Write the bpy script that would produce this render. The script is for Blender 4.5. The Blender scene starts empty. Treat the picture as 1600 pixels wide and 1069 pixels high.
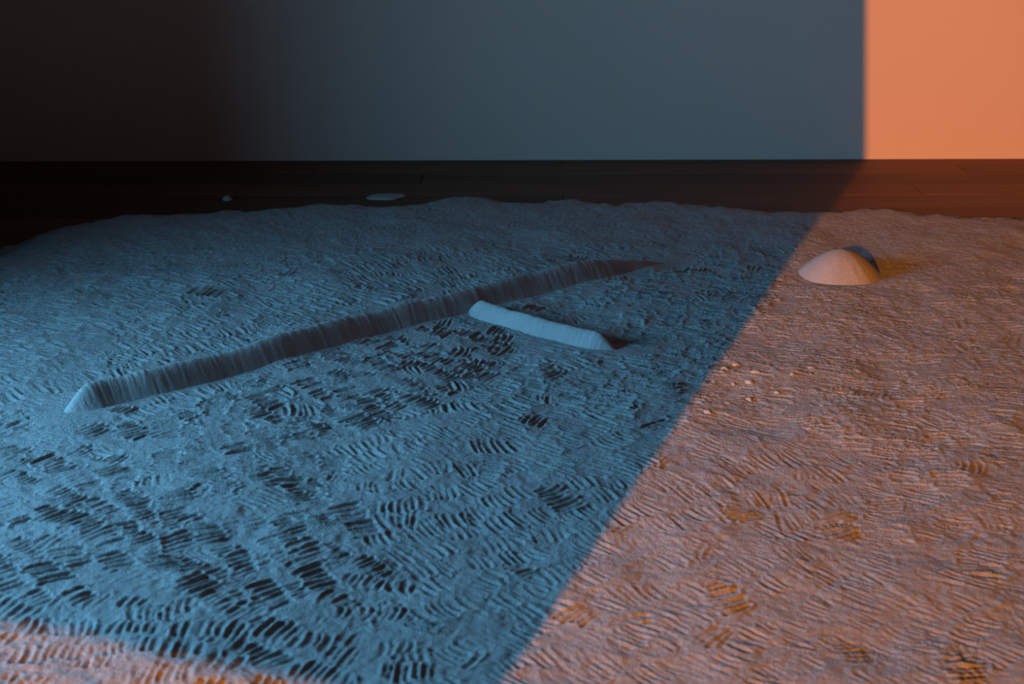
import bpy, math, random
import numpy as np
from mathutils import Vector

random.seed(7)
rng = np.random.default_rng(11)
scene = bpy.context.scene
C = scene.collection

# ------------------------------------------------------------------ camera
cam_d = bpy.data.cameras.new('camera')
cam = bpy.data.objects.new('camera', cam_d)
C.objects.link(cam)
cam.location = (0, 0, 1.6)
cam.rotation_euler = (math.radians(90 - 19.4), 0, 0)
cam_d.sensor_width = 36
cam_d.lens = 50
cam_d.clip_end = 200
cam_d.dof.use_dof = True
cam_d.dof.focus_distance = 4.7
cam_d.dof.aperture_fstop = 3.6
scene.camera = cam

# ------------------------------------------------------------------ world
world = bpy.data.worlds.new('world')
scene.world = world
world.use_nodes = True
bg = world.node_tree.nodes['Background']
bg.inputs['Color'].default_value = (0.4, 0.66, 1.0, 1)
bg.inputs['Strength'].default_value = 0.03

# ------------------------------------------------------------------ lights
SAND_Z = 0.05
# corner of the shade on the sand and the direction the orange light travels
QX, QY = -0.072, 2.268
DHX, DHY = 0.352, 0.936
LAMP_DIST, LAMP_H = 10.0, 3.2
lamp_pos = Vector((QX - LAMP_DIST * DHX, QY - LAMP_DIST * DHY, LAMP_H))
ld = bpy.data.lights.new('orange_lamp', 'POINT')
ld.energy = 9700
ld.color = (1.0, 0.29, 0.0)
ld.shadow_soft_size = 0.012
lo = bpy.data.objects.new('orange_lamp', ld)
lo.location = lamp_pos
C.objects.link(lo)

# cool daylight entering through the deep opening in the left wall
XL = -2.95           # inner face of the left wall
DEPTH = 0.35         # depth of the reveal
WY0, WY1, WZ0, WZ1 = 2.0, 3.75, 0.5, 1.8
ad = bpy.data.lights.new('window_daylight', 'AREA')
ad.shape = 'RECTANGLE'
ad.size = WY1 - WY0
ad.size_y = WZ1 - WZ0
ad.energy = 242
ad.spread = math.radians(142)
ad.color = (0.165, 0.55, 1.0)
ao = bpy.data.objects.new('window_daylight', ad)
ao.location = (XL - DEPTH, (WY0 + WY1) / 2, (WZ0 + WZ1) / 2)
ao.rotation_euler = Vector((1, 0, 0)).to_track_quat('-Z', 'Z').to_euler()
C.objects.link(ao)

# ------------------------------------------------------------------ exposure
vs = scene.view_settings
vs.view_transform = 'Standard'
vs.look = 'None'
vs.exposure = 0
vs.gamma = 1
vs.use_curve_mapping = False

# ------------------------------------------------------------------ materials
def nt(name, rough=0.9, spec=0.2):
    m = bpy.data.materials.new(name)
    m.use_nodes = True
    t = m.node_tree
    b = t.nodes['Principled BSDF']
    b.inputs['Roughness'].default_value = rough
    b.inputs['Specular IOR Level'].default_value = spec
    tc = t.nodes.new('ShaderNodeTexCoord')
    return m, t, b, tc

def noise(t, vec, scale, detail=4, rough=0.55):
    n = t.nodes.new('ShaderNodeTexNoise')
    n.inputs['Scale'].default_value = scale
    n.inputs['Detail'].default_value = detail
    n.inputs['Roughness'].default_value = rough
    t.links.new(vec, n.inputs['Vector'])
    return n.outputs['Fac']

def ramp(t, fac, stops):
    r = t.nodes.new('ShaderNodeValToRGB')
    el = r.color_ramp.elements
    while len(el) < len(stops):
        el.new(0.5)
    for e, (p, c) in zip(el, stops):
        e.position = p
        e.color = (*c, 1)
    t.links.new(fac, r.inputs['Fac'])
    return r.outputs['Color']

def bump(t, b, h, dist, strength=1.0):
    n = t.nodes.new('ShaderNodeBump')
    n.inputs['Distance'].default_value = dist
    n.inputs['Strength'].default_value = strength
    t.links.new(h, n.inputs['Height'])
    t.links.new(n.outputs['Normal'], b.inputs['Normal'])

def make_sand(name, k=1.0, grain=0.0045):
    m, t, b, tc = nt(name, 0.95, 0.15)
    v = tc.outputs['Object']
    c = ramp(t, noise(t, v, 9, 6, 0.65),
             [(0.25, (0.30 * k, 0.285 * k, 0.26 * k)), (0.75, (0.38 * k, 0.362 * k, 0.335 * k))])
    t.links.new(c, b.inputs['Base Color'])
    ad_ = t.nodes.new('ShaderNodeMath'); ad_.operation = 'ADD'
    n1 = noise(t, v, 90, 3, 0.6)
    n2 = noise(t, v, 330, 2, 0.6)
    t.links.new(n1, ad_.inputs[0]); t.links.new(n2, ad_.inputs[1])
    bump(t, b, ad_.outputs[0], grain)
    return m

M_SAND = make_sand('combed_sand')
M_SMOOTH = make_sand('moulded_sand', 1.04, 0.0025)

M_WALL, t, b, tc = nt('painted_wall', 0.9, 0.1)
c = ramp(t, noise(t, tc.outputs['Object'], 1.3, 6, 0.6), [(0.3, (0.66, 0.495, 0.385)), (0.7, (0.69, 0.52, 0.41))])
t.links.new(c, b.inputs['Base Color'])
bump(t, b, noise(t, tc.outputs['Object'], 60, 4), 0.0015)

M_BOARD, t, b, tc = nt('brown_boards', 0.6, 0.25)
mp = t.nodes.new('ShaderNodeMapping')
mp.inputs['Scale'].default_value = (1.2, 22, 22)
t.links.new(tc.outputs['Object'], mp.inputs['Vector'])
oi = t.nodes.new('ShaderNodeObjectInfo')
va = t.nodes.new('ShaderNodeVectorMath'); va.operation = 'ADD'
cx = t.nodes.new('ShaderNodeCombineXYZ')
ml = t.nodes.new('ShaderNodeMath'); ml.operation = 'MULTIPLY'; ml.inputs[1].default_value = 37.0
t.links.new(oi.outputs['Random'], ml.inputs[0])
t.links.new(ml.outputs[0], cx.inputs['X']); t.links.new(ml.outputs[0], cx.inputs['Y'])
t.links.new(mp.outputs['Vector'], va.inputs[0]); t.links.new(cx.outputs[0], va.inputs[1])
nf = noise(t, va.outputs[0], 1.0, 5, 0.65)
c1 = ramp(t, nf, [(0.2, (0.085, 0.034, 0.016)), (0.8, (0.19, 0.078, 0.036))])
hs = t.nodes.new('ShaderNodeHueSaturation')
mr = t.nodes.new('ShaderNodeMapRange')
mr.inputs['To Min'].default_value = 0.65; mr.inputs['To Max'].default_value = 1.25
t.links.new(oi.outputs['Random'], mr.inputs['Value'])
t.links.new(mr.outputs[0], hs.inputs['Value'])
t.links.new(c1, hs.inputs['Color'])
t.links.new(hs.outputs['Color'], b.inputs['Base Color'])
bump(t, b, nf, 0.002)

M_SUB, t, b, tc = nt('dark_subfloor', 0.9, 0.1)
c = ramp(t, noise(t, tc.outputs['Object'], 3), [(0.3, (0.02, 0.016, 0.013)), (0.7, (0.035, 0.028, 0.022))])
t.links.new(c, b.inputs['Base Color'])

M_DARK, t, b, tc = nt('dark_panel', 0.9, 0.1)
c = ramp(t, noise(t, tc.outputs['Object'], 2), [(0.3, (0.085, 0.078, 0.07)), (0.7, (0.11, 0.10, 0.09))])
t.links.new(c, b.inputs['Base Color'])

# ------------------------------------------------------------------ helpers
def mesh_obj(name, verts, faces, mat, parent=None, smooth=False):
    me = bpy.data.meshes.new(name)
    me.from_pydata(verts, [], faces)
    me.update()
    me.materials.append(mat)
    if smooth:
        me.polygons.foreach_set('use_smooth', np.ones(len(me.polygons), bool))
    o = bpy.data.objects.new(name, me)
    C.objects.link(o)
    o.parent = parent
    return o

def grid_mesh(name, P, keep, mat, smooth=True):
    """P: (ny, nx, 3) vertex grid, keep: (ny-1, nx-1) mask of the quads to build"""
    ny, nx = P.shape[:2]
    idx = np.arange(ny * nx).reshape(ny, nx)
    q = np.stack([idx[:-1, :-1], idx[:-1, 1:], idx[1:, 1:], idx[1:, :-1]], -1)[keep]
    used = np.zeros(ny * nx, bool); used[q.ravel()] = True
    remap = np.cumsum(used) - 1
    V = P.reshape(-1, 3)[used].astype(np.float32)
    q = remap[q].astype(np.int32)
    me = bpy.data.meshes.new(name)
    me.vertices.add(len(V)); me.vertices.foreach_set('co', V.ravel())
    me.loops.add(q.size); me.loops.foreach_set('vertex_index', q.ravel())
    me.polygons.add(len(q))
    me.polygons.foreach_set('loop_start', np.arange(0, q.size, 4, dtype=np.int32))
    me.polygons.foreach_set('use_smooth', np.ones(len(q), bool))
    me.update(calc_edges=True)
    me.materials.append(mat)
    o = bpy.data.objects.new(name, me)
    C.objects.link(o)
    return o

def box_data(x0, x1, y0, y1, z0, z1):
    v = [(x0, y0, z0), (x1, y0, z0), (x1, y1, z0), (x0, y1, z0), (x0, y0, z1), (x1, y0, z1), (x1, y1, z1), (x0, y1, z1)]
    f = [(0, 3, 2, 1), (4, 5, 6, 7), (0, 1, 5, 4), (1, 2, 6, 5), (2, 3, 7, 6), (3, 0, 4, 7)]
    return v, f

def join(*parts):
    V, F = [], []
    for v, f in parts:
        n = len(V)
        V += v
        F += [tuple(i + n for i in q) for q in f]
    return V, F

def tag(o, label=None, cat=None, group=None, kind=None):
    if label: o['label'] = label
    if cat: o['category'] = cat
    if group: o['group'] = group
    if kind: o['kind'] = kind
    return o

def smooth01(x):
    x = np.clip(x, 0, 1)
    return x * x * (3 - 2 * x)

def vnoise(x, y, seed):
    """smooth value noise in -1..1 on arrays"""
    g = np.random.default_rng(seed).uniform(-1, 1, (256, 256))
    xi = np.floor(x).astype(int); yi = np.floor(y).astype(int)
    fx = smooth01(x - xi); fy = smooth01(y - yi)
    a = g[yi % 256, xi % 256]; b_ = g[yi % 256, (xi + 1) % 256]
    c_ = g[(yi + 1) % 256, xi % 256]; d_ = g[(yi + 1) % 256, (xi + 1) % 256]
    return (a * (1 - fx) + b_ * fx) * (1 - fy) + (c_ * (1 - fx) + d_ * fx) * fy

# ------------------------------------------------------------------ the setting
WALL_Y0, WALL_Y1 = 7.43, 7.50      # left and right end of the wall foot
def wall_y(x):
    return WALL_Y0 + (WALL_Y1 - WALL_Y0) * (x + 2.7) / 5.4

xa, xb = XL - DEPTH - 0.1, 6.5
v = []
for z in (-0.03, 3.6):
    v += [(xa, wall_y(xa), z), (xb, wall_y(xb), z), (xb, wall_y(xb) + 0.25, z), (xa, wall_y(xa) + 0.25, z)]
f = [(0, 3, 2, 1), (4, 5, 6, 7), (0, 1, 5, 4), (1, 2, 6, 5), (2, 3, 7, 6), (3, 0, 4, 7)]
tag(mesh_obj('wall_back', v, f, M_WALL), 'plain pale wall behind the sand, half in cool shade and half in orange light', 'wall', kind='structure')

# left wall: four blocks round the deep opening
xo = XL - DEPTH
yw0, yw1 = 0.0, 7.40
V, F = join(box_data(xo, XL, yw0, WY0, -0.03, 3.6), box_data(xo, XL, WY1, yw1, -0.03, 3.6),
            box_data(xo, XL, WY0, WY1, -0.03, WZ0), box_data(xo, XL, WY0, WY1, WZ1, 3.6))
tag(mesh_obj('bounce_wall_right', *box_data(3.75, 4.0, -1.0, 7.40, -0.03, 3.6), M_DARK), 'dark side wall added unseen on the right to bounce the orange light', 'wall', kind='structure')  # unseen wall, added to bounce warm light onto the back wall
tag(mesh_obj('wall_left', V, F, M_DARK), 'thick left wall with a deep window opening letting in cool daylight', 'wall', kind='structure')

# floor: dark subfloor and the long boards parallel to the back wall
floor = tag(mesh_obj('floor', *box_data(xo, 6.5, -1.0, 7.6, -0.12, -0.022), M_SUB),
            'dark brown floor strip between the sand and the wall', 'floor', kind='structure')
BW = 0.229
k = 0
y1 = 7.355
rows = [(y1, 7.60)] + [(y1 - BW * (i + 1), y1 - BW * i) for i in range(10)]
for ri, (a, b_) in enumerate(rows):
    x = -3.0 - (0.0, 1.3, 0.6, 1.9)[ri % 4]
    while x < 3.74:
        L = 3.1 + 0.5 * random.random()
        xs, xe = max(x, XL), min(x + L, 3.74)
        if xe - xs > 0.15:
            g = 0.004
            dz = random.uniform(-0.0015, 0.0015)
            ce = 0.002
            x0, x1_, yy0, yy1, z1 = xs + g / 2, xe - g / 2, a + g / 2, b_ - g / 2, dz
            yl = yr = yy1
            if ri == 0:
                yl, yr = wall_y(x0) - 0.001, wall_y(x1_) - 0.001
            vv = [(x0, yy0, -0.022), (x1_, yy0, -0.022), (x1_, yr, -0.022), (x0, yl, -0.022),
                  (x0, yy0, z1 - ce), (x1_, yy0, z1 - ce), (x1_, yr, z1 - ce), (x0, yl, z1 - ce),
                  (x0 + ce, yy0 + ce, z1), (x1_ - ce, yy0 + ce, z1), (x1_ - ce, yr - ce, z1), (x0 + ce, yl - ce, z1)]
            ff = [(0, 1, 5, 4), (1, 2, 6, 5), (2, 3, 7, 6), (3, 0, 4, 7), (4, 5, 9, 8), (5, 6, 10, 9), (6, 7, 11, 10), (7, 4, 8, 11), (8, 9, 10, 11)]
            mesh_obj('floor_board', vv, ff, M_BOARD, floor)
        x += L

# unseen partition added behind the camera: its edge and lower border shade the sand
PB = 5.0 / LAMP_DIST
cx_, cy_ = QX - 5.0 * DHX, QY - 5.0 * DHY
cz_ = SAND_Z + 0.010 + (LAMP_H - SAND_Z) * PB
ux, uy = -DHY, DHX                      # along the panel, to the left
wlen, wtop, th = 9.0, 9.0, 0.04
LEAN = 0.075
def pt(s, d, z):
    return (cx_ + ux * s - DHX * d, cy_ + uy * s - DHY * d, z)
zk = LAMP_H * (1 - (LAMP_DIST - 5.0) / (LAMP_DIST + 5.55))                               # above this height the edge leans a little
lean = LEAN * (wtop - zk)
ring = [(0, cz_), (wlen, cz_), (wlen, wtop), (lean, wtop), (0, zk)]
v = [pt(s_, 0, z_) for s_, z_ in ring] + [pt(s_, th, z_) for s_, z_ in ring]
fr = [(4, 3, 2, 1, 0), (5, 6, 7, 8, 9)] + [(i, (i + 1) % 5, (i + 1) % 5 + 5, i + 5) for i in range(5)]
tag(mesh_obj('shade_partition', v, fr, M_DARK), 'tall dark partition added unseen behind the viewer to cast the shade', 'partition', kind='structure')

# ------------------------------------------------------------------ sand bed
edge = [(-2.75, 0.9), (-2.72, 2.5), (-2.66, 3.6), (-2.55, 4.5), (-2.36, 5.15), (-2.2, 5.55), (-2.087, 5.90), (-1.975, 6.08), (-1.80, 6.27), (-1.463, 6.33),
        (-1.176, 6.365), (-0.896, 6.47), (-0.715, 6.45), (-0.50, 6.45), (-0.40, 6.52), (-0.305, 6.63), (-0.122, 6.625),
        (0.091, 6.555), (0.304, 6.59), (0.481, 6.52), (0.666, 6.575), (0.813, 6.535), (0.984, 6.46), (1.176, 6.37), (1.465, 6.35),
        (1.66, 6.385), (1.869, 6.32), (2.102, 6.235), (2.3, 6.225), (2.6, 6.12), (3.0, 6.05), (3.6, 6.0), (3.6, 0.9)]
edge = np.array(edge)

def edge_dist(X, Y):
    """signed distance to the outline of the sand, positive inside"""
    best = np.full(X.shape, 1e9); inside = np.zeros(X.shape, bool)
    n = len(edge)
    for i in range(n):
        (ax, ay), (bx, by) = edge[i], edge[(i + 1) % n]
        dx, dy = bx - ax, by - ay
        s = np.clip(((X - ax) * dx + (Y - ay) * dy) / (dx * dx + dy * dy), 0, 1)
        best = np.minimum(best, (X - ax - s * dx) ** 2 + (Y - ay - s * dy) ** 2)
        cr = ((ay > Y) != (by > Y))
        if dy != 0:
            inside ^= cr & (X < ax + (Y - ay) / dy * dx)
    return np.where(inside, 1, -1) * np.sqrt(best)

# raster the strokes are pressed into
RS = 0.004
X0, X1, Y0, Y1 = -2.85, 3.65, 0.85, 6.72
nxr, nyr = int((X1 - X0) / RS), int((Y1 - Y0) / RS)
Hf = np.zeros((nyr, nxr), np.float32)
rx = X0 + RS * np.arange(nxr); ry = Y0 + RS * np.arange(nyr)

# stroke direction (degrees from +x) known at some places, from looking at the sand
anchors = [(-0.85, 2.9, 38), (-0.5, 2.75, 40), (-1.05, 3.1, 48), (-0.55, 3.1, 30), (-0.35, 2.6, 80), (-0.75, 2.6, 95), (0.0, 2.6, -50), (-0.05, 2.9, -52), (0.1, 3.2, -60),
           (-0.2, 3.3, 100), (-0.3, 3.55, -60), (-0.6, 3.55, 25), (-0.85, 3.4, 10), (-1.2, 3.5, 60), (0.2, 3.6, -35), (0.35, 4.0, -15),
           (-1.2, 4.15, -45), (-0.9, 4.45, -50), (-1.4, 4.5, -20), (-0.6, 4.8, -40), (-0.3, 5.2, -60), (-1.2, 5.0, -30), (-1.0, 5.5, 35), (0.2, 5.6, -30),
           (-0.2, 4.25, 60), (-0.45, 4.0, 35), (0.1, 4.2, -35), (0.45, 4.7, -12), (0.6, 4.4, -15), (0.75, 5.1, -10),
           (1.0, 4.5, -10), (1.3, 4.1, -2), (1.0, 3.7, -5), (1.5, 3.6, -8), (0.75, 3.3, -70), (1.0, 3.1, -15), (1.4, 2.9, -12), (0.6, 2.8, -50), (0.4, 2.5, -40), (1.0, 2.5, -60),
           (2.0, 4.6, 0), (1.6, 5.5, -8), (2.2, 5.8, -5), (0.5, 6.1, -20), (-0.8, 6.0, 20), (-1.8, 5.6, -15), (2.5, 3.5, 0), (-2.0, 3.5, 20)]
anchors = np.array(anchors)

def field_angle(x, y):
    d2 = (anchors[:, 0] - x) ** 2 + (anchors[:, 1] - y) ** 2 + 0.003
    w = d2 ** -2.2
    a = np.radians(anchors[:, 2]) * 2
    return math.degrees(0.5 * math.atan2((w * np.sin(a)).sum(), (w * np.cos(a)).sum()))

def stroke(cx, cy, ang, a, w, d, push):
    """one finger pull: a trough of half length a and half width w with a crest pushed up beside it"""
    R = a + 2.5 * w
    i0, i1 = int((cx - R - X0) / RS), int((cx + R - X0) / RS) + 2
    j0, j1 = int((cy - R - Y0) / RS), int((cy + R - Y0) / RS) + 2
    i0, j0 = max(i0, 0), max(j0, 0)
    if i1 <= i0 or j1 <= j0 or i0 >= nxr or j0 >= nyr:
        return
    ca, sa = math.cos(ang), math.sin(ang)
    dx = rx[None, i0:i1] - cx; dy = ry[j0:j1, None] - cy
    u = dx * ca + dy * sa
    vv = -dx * sa + dy * ca
    vv = vv + push * 0.12 * (u / a) ** 2 * w * 2
    t = vv / w
    e = np.clip((np.abs(u) - 0.8 * a) / (1.8 * w), 0, 1.2)
    r = np.sqrt(t * t + (e * 1.2) ** 2)
    trough = -d * (1 - r * r) * (0.75 + 0.45 * u / a)
    rim = d * 0.95 * np.exp(-((r - 1.22) / 0.27) ** 2) * (1 + push * 0.45 * np.sign(t))
    prof = np.where(r < 1, trough, 0) + rim * (1 - 0.45 * np.minimum(e, 1))
    m = 1 - smooth01((r - 1.05) / 0.75)
    blk = Hf[j0:j1, i0:i1]
    blk *= (1 - 0.85 * m)
    blk += prof * m

# rough ground left by earlier strokes
GX, GY = np.meshgrid(rx, ry)
Hf += 0.0022 * vnoise(GX * 28, GY * 28, 3) + 0.0016 * vnoise(GX * 55 + 9, GY * 55, 4)

# ridges and the mound: the sand is smoothed around them
LONG = [(-1.29, 3.775), (-1.20, 3.875), (-1.05, 3.985), (-0.803, 4.205), (-0.512, 4.49), (-0.223, 4.735), (0.118, 5.015), (0.364, 5.195), (0.50, 5.29), (0.66, 5.395)]
SHORT = [(-0.155, 4.765), (0.0, 4.605), (0.169, 4.45), (0.29, 4.345), (0.345, 4.30)]
DOME = (1.245, 5.185, 0.163)

def catmull(pts, n):
    P = [Vector(p).to_3d() for p in pts]
    P = [2 * P[0] - P[1]] + P + [2 * P[-1] - P[-2]]
    out = []
    for i in range(1, len(P) - 2):
        for s in range(n):
            q = s / n
            p0, p1, p2, p3 = P[i - 1:i + 3]
            out.append(0.5 * ((2 * p1) + (p2 - p0) * q + (2 * p0 - 5 * p1 + 4 * p2 - p3) * q * q + (3 * p1 - p0 - 3 * p2 + p3) * q ** 3))
    out.append(P[-2])
    return np.array([(p.x, p.y) for p in out])

def near_feature(X, Y):
    d = np.full(np.shape(X), 9.0)
    for pl in (LONG, SHORT):
        for (ax, ay), (bx, by) in zip(pl[:-1], pl[1:]):
            dx, dy = bx - ax, by - ay
            s = np.clip(((X - ax) * dx + (Y - ay) * dy) / (dx * dx + dy * dy), 0, 1)
            d = np.minimum(d, np.hypot(X - ax - s * dx, Y - ay - s * dy))
    return np.minimum(d, np.hypot(X - DOME[0], Y - DOME[1]) - DOME[2] + 0.06)

# patches of parallel strokes
cell = 0.082
spots = []
yy = 1.0
while yy < 6.6:
    xx = -2.7
    while xx < 3.5:
        spots.append((xx + random.uniform(-.5, .5) * cell, yy + random.uniform(-.5, .5) * cell))
        xx += cell
    yy += cell
random.shuffle(spots)
for px, py in spots:
    if py < 2.05 and random.random() < 0.5:
        continue
    ang = field_angle(px, py)
    q = random.random()
    if q < 0.07:
        ang += random.choice((-1, 1)) * random.uniform(55, 90)
    else:
        ang += random.gauss(0, 9)
    ang = math.radians(ang)
    # how strongly the sand was worked here
    orange = px > QX + 0.3767 * (py - QY)
    amp = random.uniform(0.75, 1.15) * (1.35 - 0.72 * abs(math.sin(ang - 0.2)))
    if orange: amp *= 0.72
    elif 3.7 < py < 5.6: amp *= 1.4
    if py > 5.2: amp *= max(0.15, 1 - (py - 5.2) / 1.2)
    if random.random() < 0.10: amp *= 0.25
    n = random.randint(3, 7)
    sp = random.uniform(0.0150, 0.0205) * (0.88 if orange else 1.0)
    hl = random.uniform(0.021, 0.042) * (1.25 if orange else 1.0)
    bend = random.gauss(0, 0.035)
    skew = random.gauss(0, 0.18)
    push = random.choice((-1, 1))
    ca, sa = math.cos(ang), math.sin(ang)
    for i in range(n):
        o = (i - (n - 1) / 2) * sp
        sx = px - sa * o + ca * o * skew + random.gauss(0, .003)
        sy = py + ca * o + sa * o * skew + random.gauss(0, .003)
        stroke(sx, sy, ang + bend * (i - n / 2) + random.gauss(0, .045), hl * random.uniform(.75, 1.25),
               sp * random.uniform(0.42, 0.54), 0.0054 * amp * random.uniform(.7, 1.2), push)

Hf += 0.0011 * vnoise(GX * 38 + 3, GY * 38, 5) + 0.0009 * vnoise(GX * 75 + 9, GY * 75, 6)

# mesh grid, finer where the strokes are close to the viewer
def axis(segs):
    out = []
    for a, b_, s in segs:
        out.append(np.arange(a, b_, s))
    out.append(np.array([segs[-1][1]]))
    return np.concatenate(out)
gx = axis([(-2.80, -1.9, 0.010), (-1.9, -1.3, 0.0068), (-1.3, 1.3, 0.0043), (1.3, 2.1, 0.0065), (2.1, 3.62, 0.011)])
gy = axis([(0.88, 2.2, 0.014), (2.2, 4.0, 0.0038), (4.0, 5.2, 0.005), (5.2, 6.70, 0.0075)])
PX, PY = np.meshgrid(gx, gy)
fi = np.clip((PX - X0) / RS, 0, nxr - 1.001); fj = np.clip((PY - Y0) / RS, 0, nyr - 1.001)
ii = fi.astype(int); jj = fj.astype(int); a_ = fi - ii; b_ = fj - jj
relief = (Hf[jj, ii] * (1 - a_) + Hf[jj, ii + 1] * a_) * (1 - b_) + (Hf[jj + 1, ii] * (1 - a_) + Hf[jj + 1, ii + 1] * a_) * b_
sd = edge_dist(PX, PY) + 0.035 * vnoise(PX * 7, PY * 7, 21) + 0.025 * vnoise(PX * 21, PY * 21, 22) + 0.013 * vnoise(PX * 50, PY * 50, 23)
nf_ = near_feature(PX, PY)
relief = relief * (0.12 + 0.88 * smooth01((nf_ - 0.055) / 0.03))
broad = 0.006 * vnoise(PX * 1.7, PY * 1.7, 31) + 0.007 * vnoise(PX * 4.3 + 5, PY * 4.3, 32) + 0.004 * vnoise(PX * 9.5, PY * 9.5, 33)
fine = 0.0007 * vnoise(PX * 110, PY * 110, 41)
body = smooth01(sd / 0.30)
fade = smooth01(sd / 0.10)
rag = 0.008 * np.maximum(0, vnoise(PX * 16, PY * 16, 24)) * smooth01(sd / 0.03)
Z = -0.008 + (SAND_Z + 0.008) * body ** 0.8 + (relief + broad) * fade + fine + rag * (1 - body)
keep_v = sd > -0.012
keep = keep_v[:-1, :-1] | keep_v[1:, :-1] | keep_v[:-1, 1:] | keep_v[1:, 1:]
bed = grid_mesh('sand_bed', np.stack([PX, PY, Z], -1), keep, M_SAND)
tag(bed, 'broad bed of grey sand covered in rows of finger-pressed grooves', 'sand', kind='stuff')

def ground_z(x, y):
    """height of the bed without the grooves"""
    x = np.asarray(x, float); y = np.asarray(y, float)
    return SAND_Z + 0.006 * vnoise(x * 1.7, y * 1.7, 31) + 0.007 * vnoise(x * 4.3 + 5, y * 4.3, 32) + 0.004 * vnoise(x * 9.5, y * 9.5, 33)

# ------------------------------------------------------------------ moulded sand ridges
def ridge(name, pts, half, height, t0, t1, seed, label):
    path = catmull(pts, 90)
    n = len(path)
    tang = np.gradient(path, axis=0)
    tang /= np.linalg.norm(tang, axis=1)[:, None]
    nor = np.stack([-tang[:, 1], tang[:, 0]], -1)
    s = np.concatenate([[0], np.cumsum(np.linalg.norm(np.diff(path, axis=0), axis=1))])
    L = s[-1]
    tp = np.minimum(smooth01(s / t0) ** 0.6, smooth01((L - s) / t1) ** 0.7)
    m = 33
    q = np.linspace(-1, 1, m)
    prof = 0.45 * (1 - np.abs(q) ** 1.7) + 0.55 * (0.5 + 0.5 * np.cos(np.pi * q))
    P = np.zeros((n, m, 3))
    S, Qm = np.meshgrid(s, q, indexing='ij')
    wob = 1 + 0.03 * vnoise(S * 9, 0 * S, seed) + 0.015 * vnoise(S * 31, 0 * S + 3, seed)
    wdt = half * (0.35 + 0.65 * tp)[:, None] * (1 + 0.03 * vnoise(S * 13, Qm * 0 + 7, seed))
    base = ground_z(path[:, 0], path[:, 1])[:, None]
    # cross strokes down the flanks
    lines = vnoise(S * 95 + 0.6 * Qm, Qm * 1.5 + 20, seed + 1) * 0.0013 + vnoise(S * 210, Qm * 2.5, seed + 2) * 0.0007
    P[..., 0] = path[:, 0:1] + nor[:, 0:1] * wdt * Qm
    P[..., 1] = path[:, 1:2] + nor[:, 1:2] * wdt * Qm
    P[..., 2] = base - 0.010 + (height + 0.010) * tp[:, None] * prof[None, :] * wob + lines * (1 - Qm ** 6) * tp[:, None]
    # underside so that it is a closed solid lying in the sand
    ny, nx = n, m
    top = P.reshape(-1, 3)
    bot = P[:, [0, -1], :].copy(); bot[..., 2] = base - 0.022
    o = len(top)
    V = [tuple(p) for p in top] + [tuple(p) for p in bot.reshape(-1, 3)]
    F = []
    for i in range(n - 1):
        for j in range(m - 1):
            F.append((i * m + j, (i + 1) * m + j, (i + 1) * m + j + 1, i * m + j + 1))
        b0, b1 = o + 2 * i, o + 2 * i + 1; c0, c1 = b0 + 2, b1 + 2
        F += [(b0, b1, c1, c0), (i * m, b0, c0, (i + 1) * m), (i * m + m - 1, (i + 1) * m + m - 1, c1, b1)]
    F.append(tuple([j for j in range(m)] + [o + 1, o]))
    F.append(tuple([(n - 1) * m + j for j in range(m - 1, -1, -1)] + [o + 2 * (n - 1), o + 2 * (n - 1) + 1]))
    r = mesh_obj(name, V, F, M_SMOOTH, smooth=True)
    tag(r, label, 'sand ridge')
    return r

ridge('sand_ridge', LONG, 0.064, 0.065, 0.11, 0.55, 51, 'long straight ridge of moulded sand running diagonally across the combed bed')
ridge('sand_ridge', SHORT, 0.056, 0.046, 0.08, 0.10, 61, 'short ridge of moulded sand branching off the middle of the long ridge')

# ------------------------------------------------------------------ sand mound
def mound():
    cx, cy, R = DOME
    nr, na = 44, 128
    V, F = [], []
    bz = float(ground_z(cx, cy))
    h = 0.094
    for i in range(nr + 1):
        r = i / nr
        for k in range(na):
            th = 2 * math.pi * k / na
            lines = 0.0016 * float(vnoise(np.array(th * 14), np.array(r * 3.0), 71)) * r * (1 - r ** 8)
            rr = R * r * (1 + 0.015 * math.sin(2 * th + 1) + 0.01 * math.sin(5 * th))
            prof = (1 - r ** 1.75)
            V.append((rr * math.cos(th), rr * math.sin(th), -0.012 + (h + 0.012) * prof + lines))
    for i in range(nr):
        for k in range(na):
            k2 = (k + 1) % na
            F.append((i * na + k, (i + 1) * na + k, (i + 1) * na + k2, i * na + k2))
    F.append(tuple(nr * na + k for k in range(na - 1, -1, -1)))
    o = mesh_obj('sand_mound', V, F, M_SMOOTH, smooth=True)
    o.location = (cx, cy, bz)
    tag(o, 'smooth round sand mound standing alone in the orange light', 'sand mound')
mound()

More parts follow.
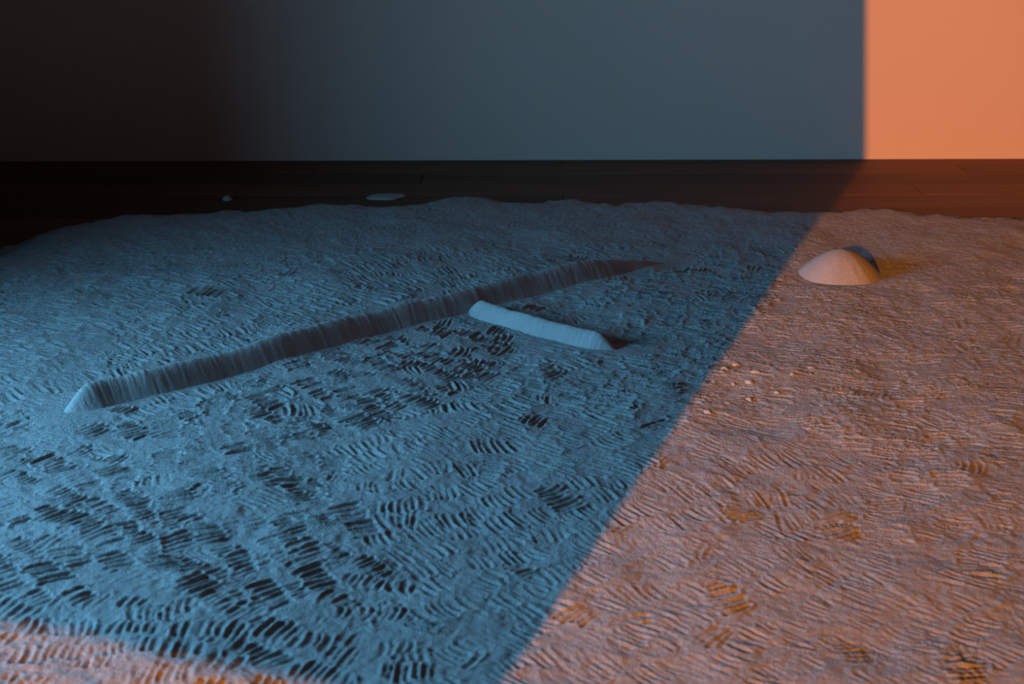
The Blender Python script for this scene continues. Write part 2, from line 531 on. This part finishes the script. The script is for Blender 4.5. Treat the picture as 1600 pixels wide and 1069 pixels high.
# ------------------------------------------------------------------ loose clumps of sand
def clump(x, y, z, sx, sy, sz, seed, label, group=None):
    nlat, nlon = 9, 16
    V, F = [], []
    r_ = np.random.default_rng(seed)
    ph = r_.uniform(0, 6.28, 4)
    for i in range(nlat + 1):
        la = math.pi / 2 * (1 - i / nlat)
        for k in range(nlon):
            lo_ = 2 * math.pi * k / nlon
            w = 1 + 0.16 * math.sin(2 * lo_ + ph[0]) + 0.10 * math.sin(3 * lo_ + ph[1] + 2 * la) + 0.08 * math.sin(5 * lo_ + ph[2])
            V.append((sx * w * math.cos(la) * math.cos(lo_), sy * w * math.cos(la) * math.sin(lo_), sz * (math.sin(la) * (1 + .1 * math.sin(4 * lo_ + ph[3]) * math.cos(la))) - 0.002))
    for i in range(nlat):
        for k in range(nlon):
            k2 = (k + 1) % nlon
            F.append((i * nlon + k, (i + 1) * nlon + k, (i + 1) * nlon + k2, i * nlon + k2))
    F.append(tuple(nlat * nlon + k for k in range(nlon - 1, -1, -1)))
    o = mesh_obj('sand_clump', V, F, M_SMOOTH, smooth=True)
    o.location = (x, y, z)
    tag(o, label, 'sand clump', group)

clump(-1.348, 6.57, 0.002, 0.022, 0.03, 0.020, 81, 'tiny pale sand clump on the dark floor left of the low sand heap', 'loose sand clumps')
clump(-0.60, 6.62, 0.002, 0.09, 0.06, 0.014, 82, 'low flat sand heap on the dark floor just beyond the sand edge', 'loose sand clumps')

# small pellets of sand lying on the bed along the border of the orange light
r_ = random.Random(5)
for i, (x, y) in enumerate([(0.66, 4.13), (0.70, 4.17), (0.75, 4.10), (0.80, 4.16), (0.72, 4.03), (0.86, 4.08), (0.67, 4.02), (0.93, 4.14), (0.60, 3.93), (0.63, 3.86),
                            (0.70, 3.90), (0.56, 3.78), (0.79, 3.95), (0.90, 3.83), (0.83, 3.66)]):
    sz = r_.uniform(0.007, 0.012)
    clump(x, y, float(ground_z(x, y)) - 0.001, sz * r_.uniform(.9, 1.4), sz, sz * 0.9, 200 + i,
          'small pellet of sand on the orange-lit bed near the shade border', 'sand pellets on the bed')
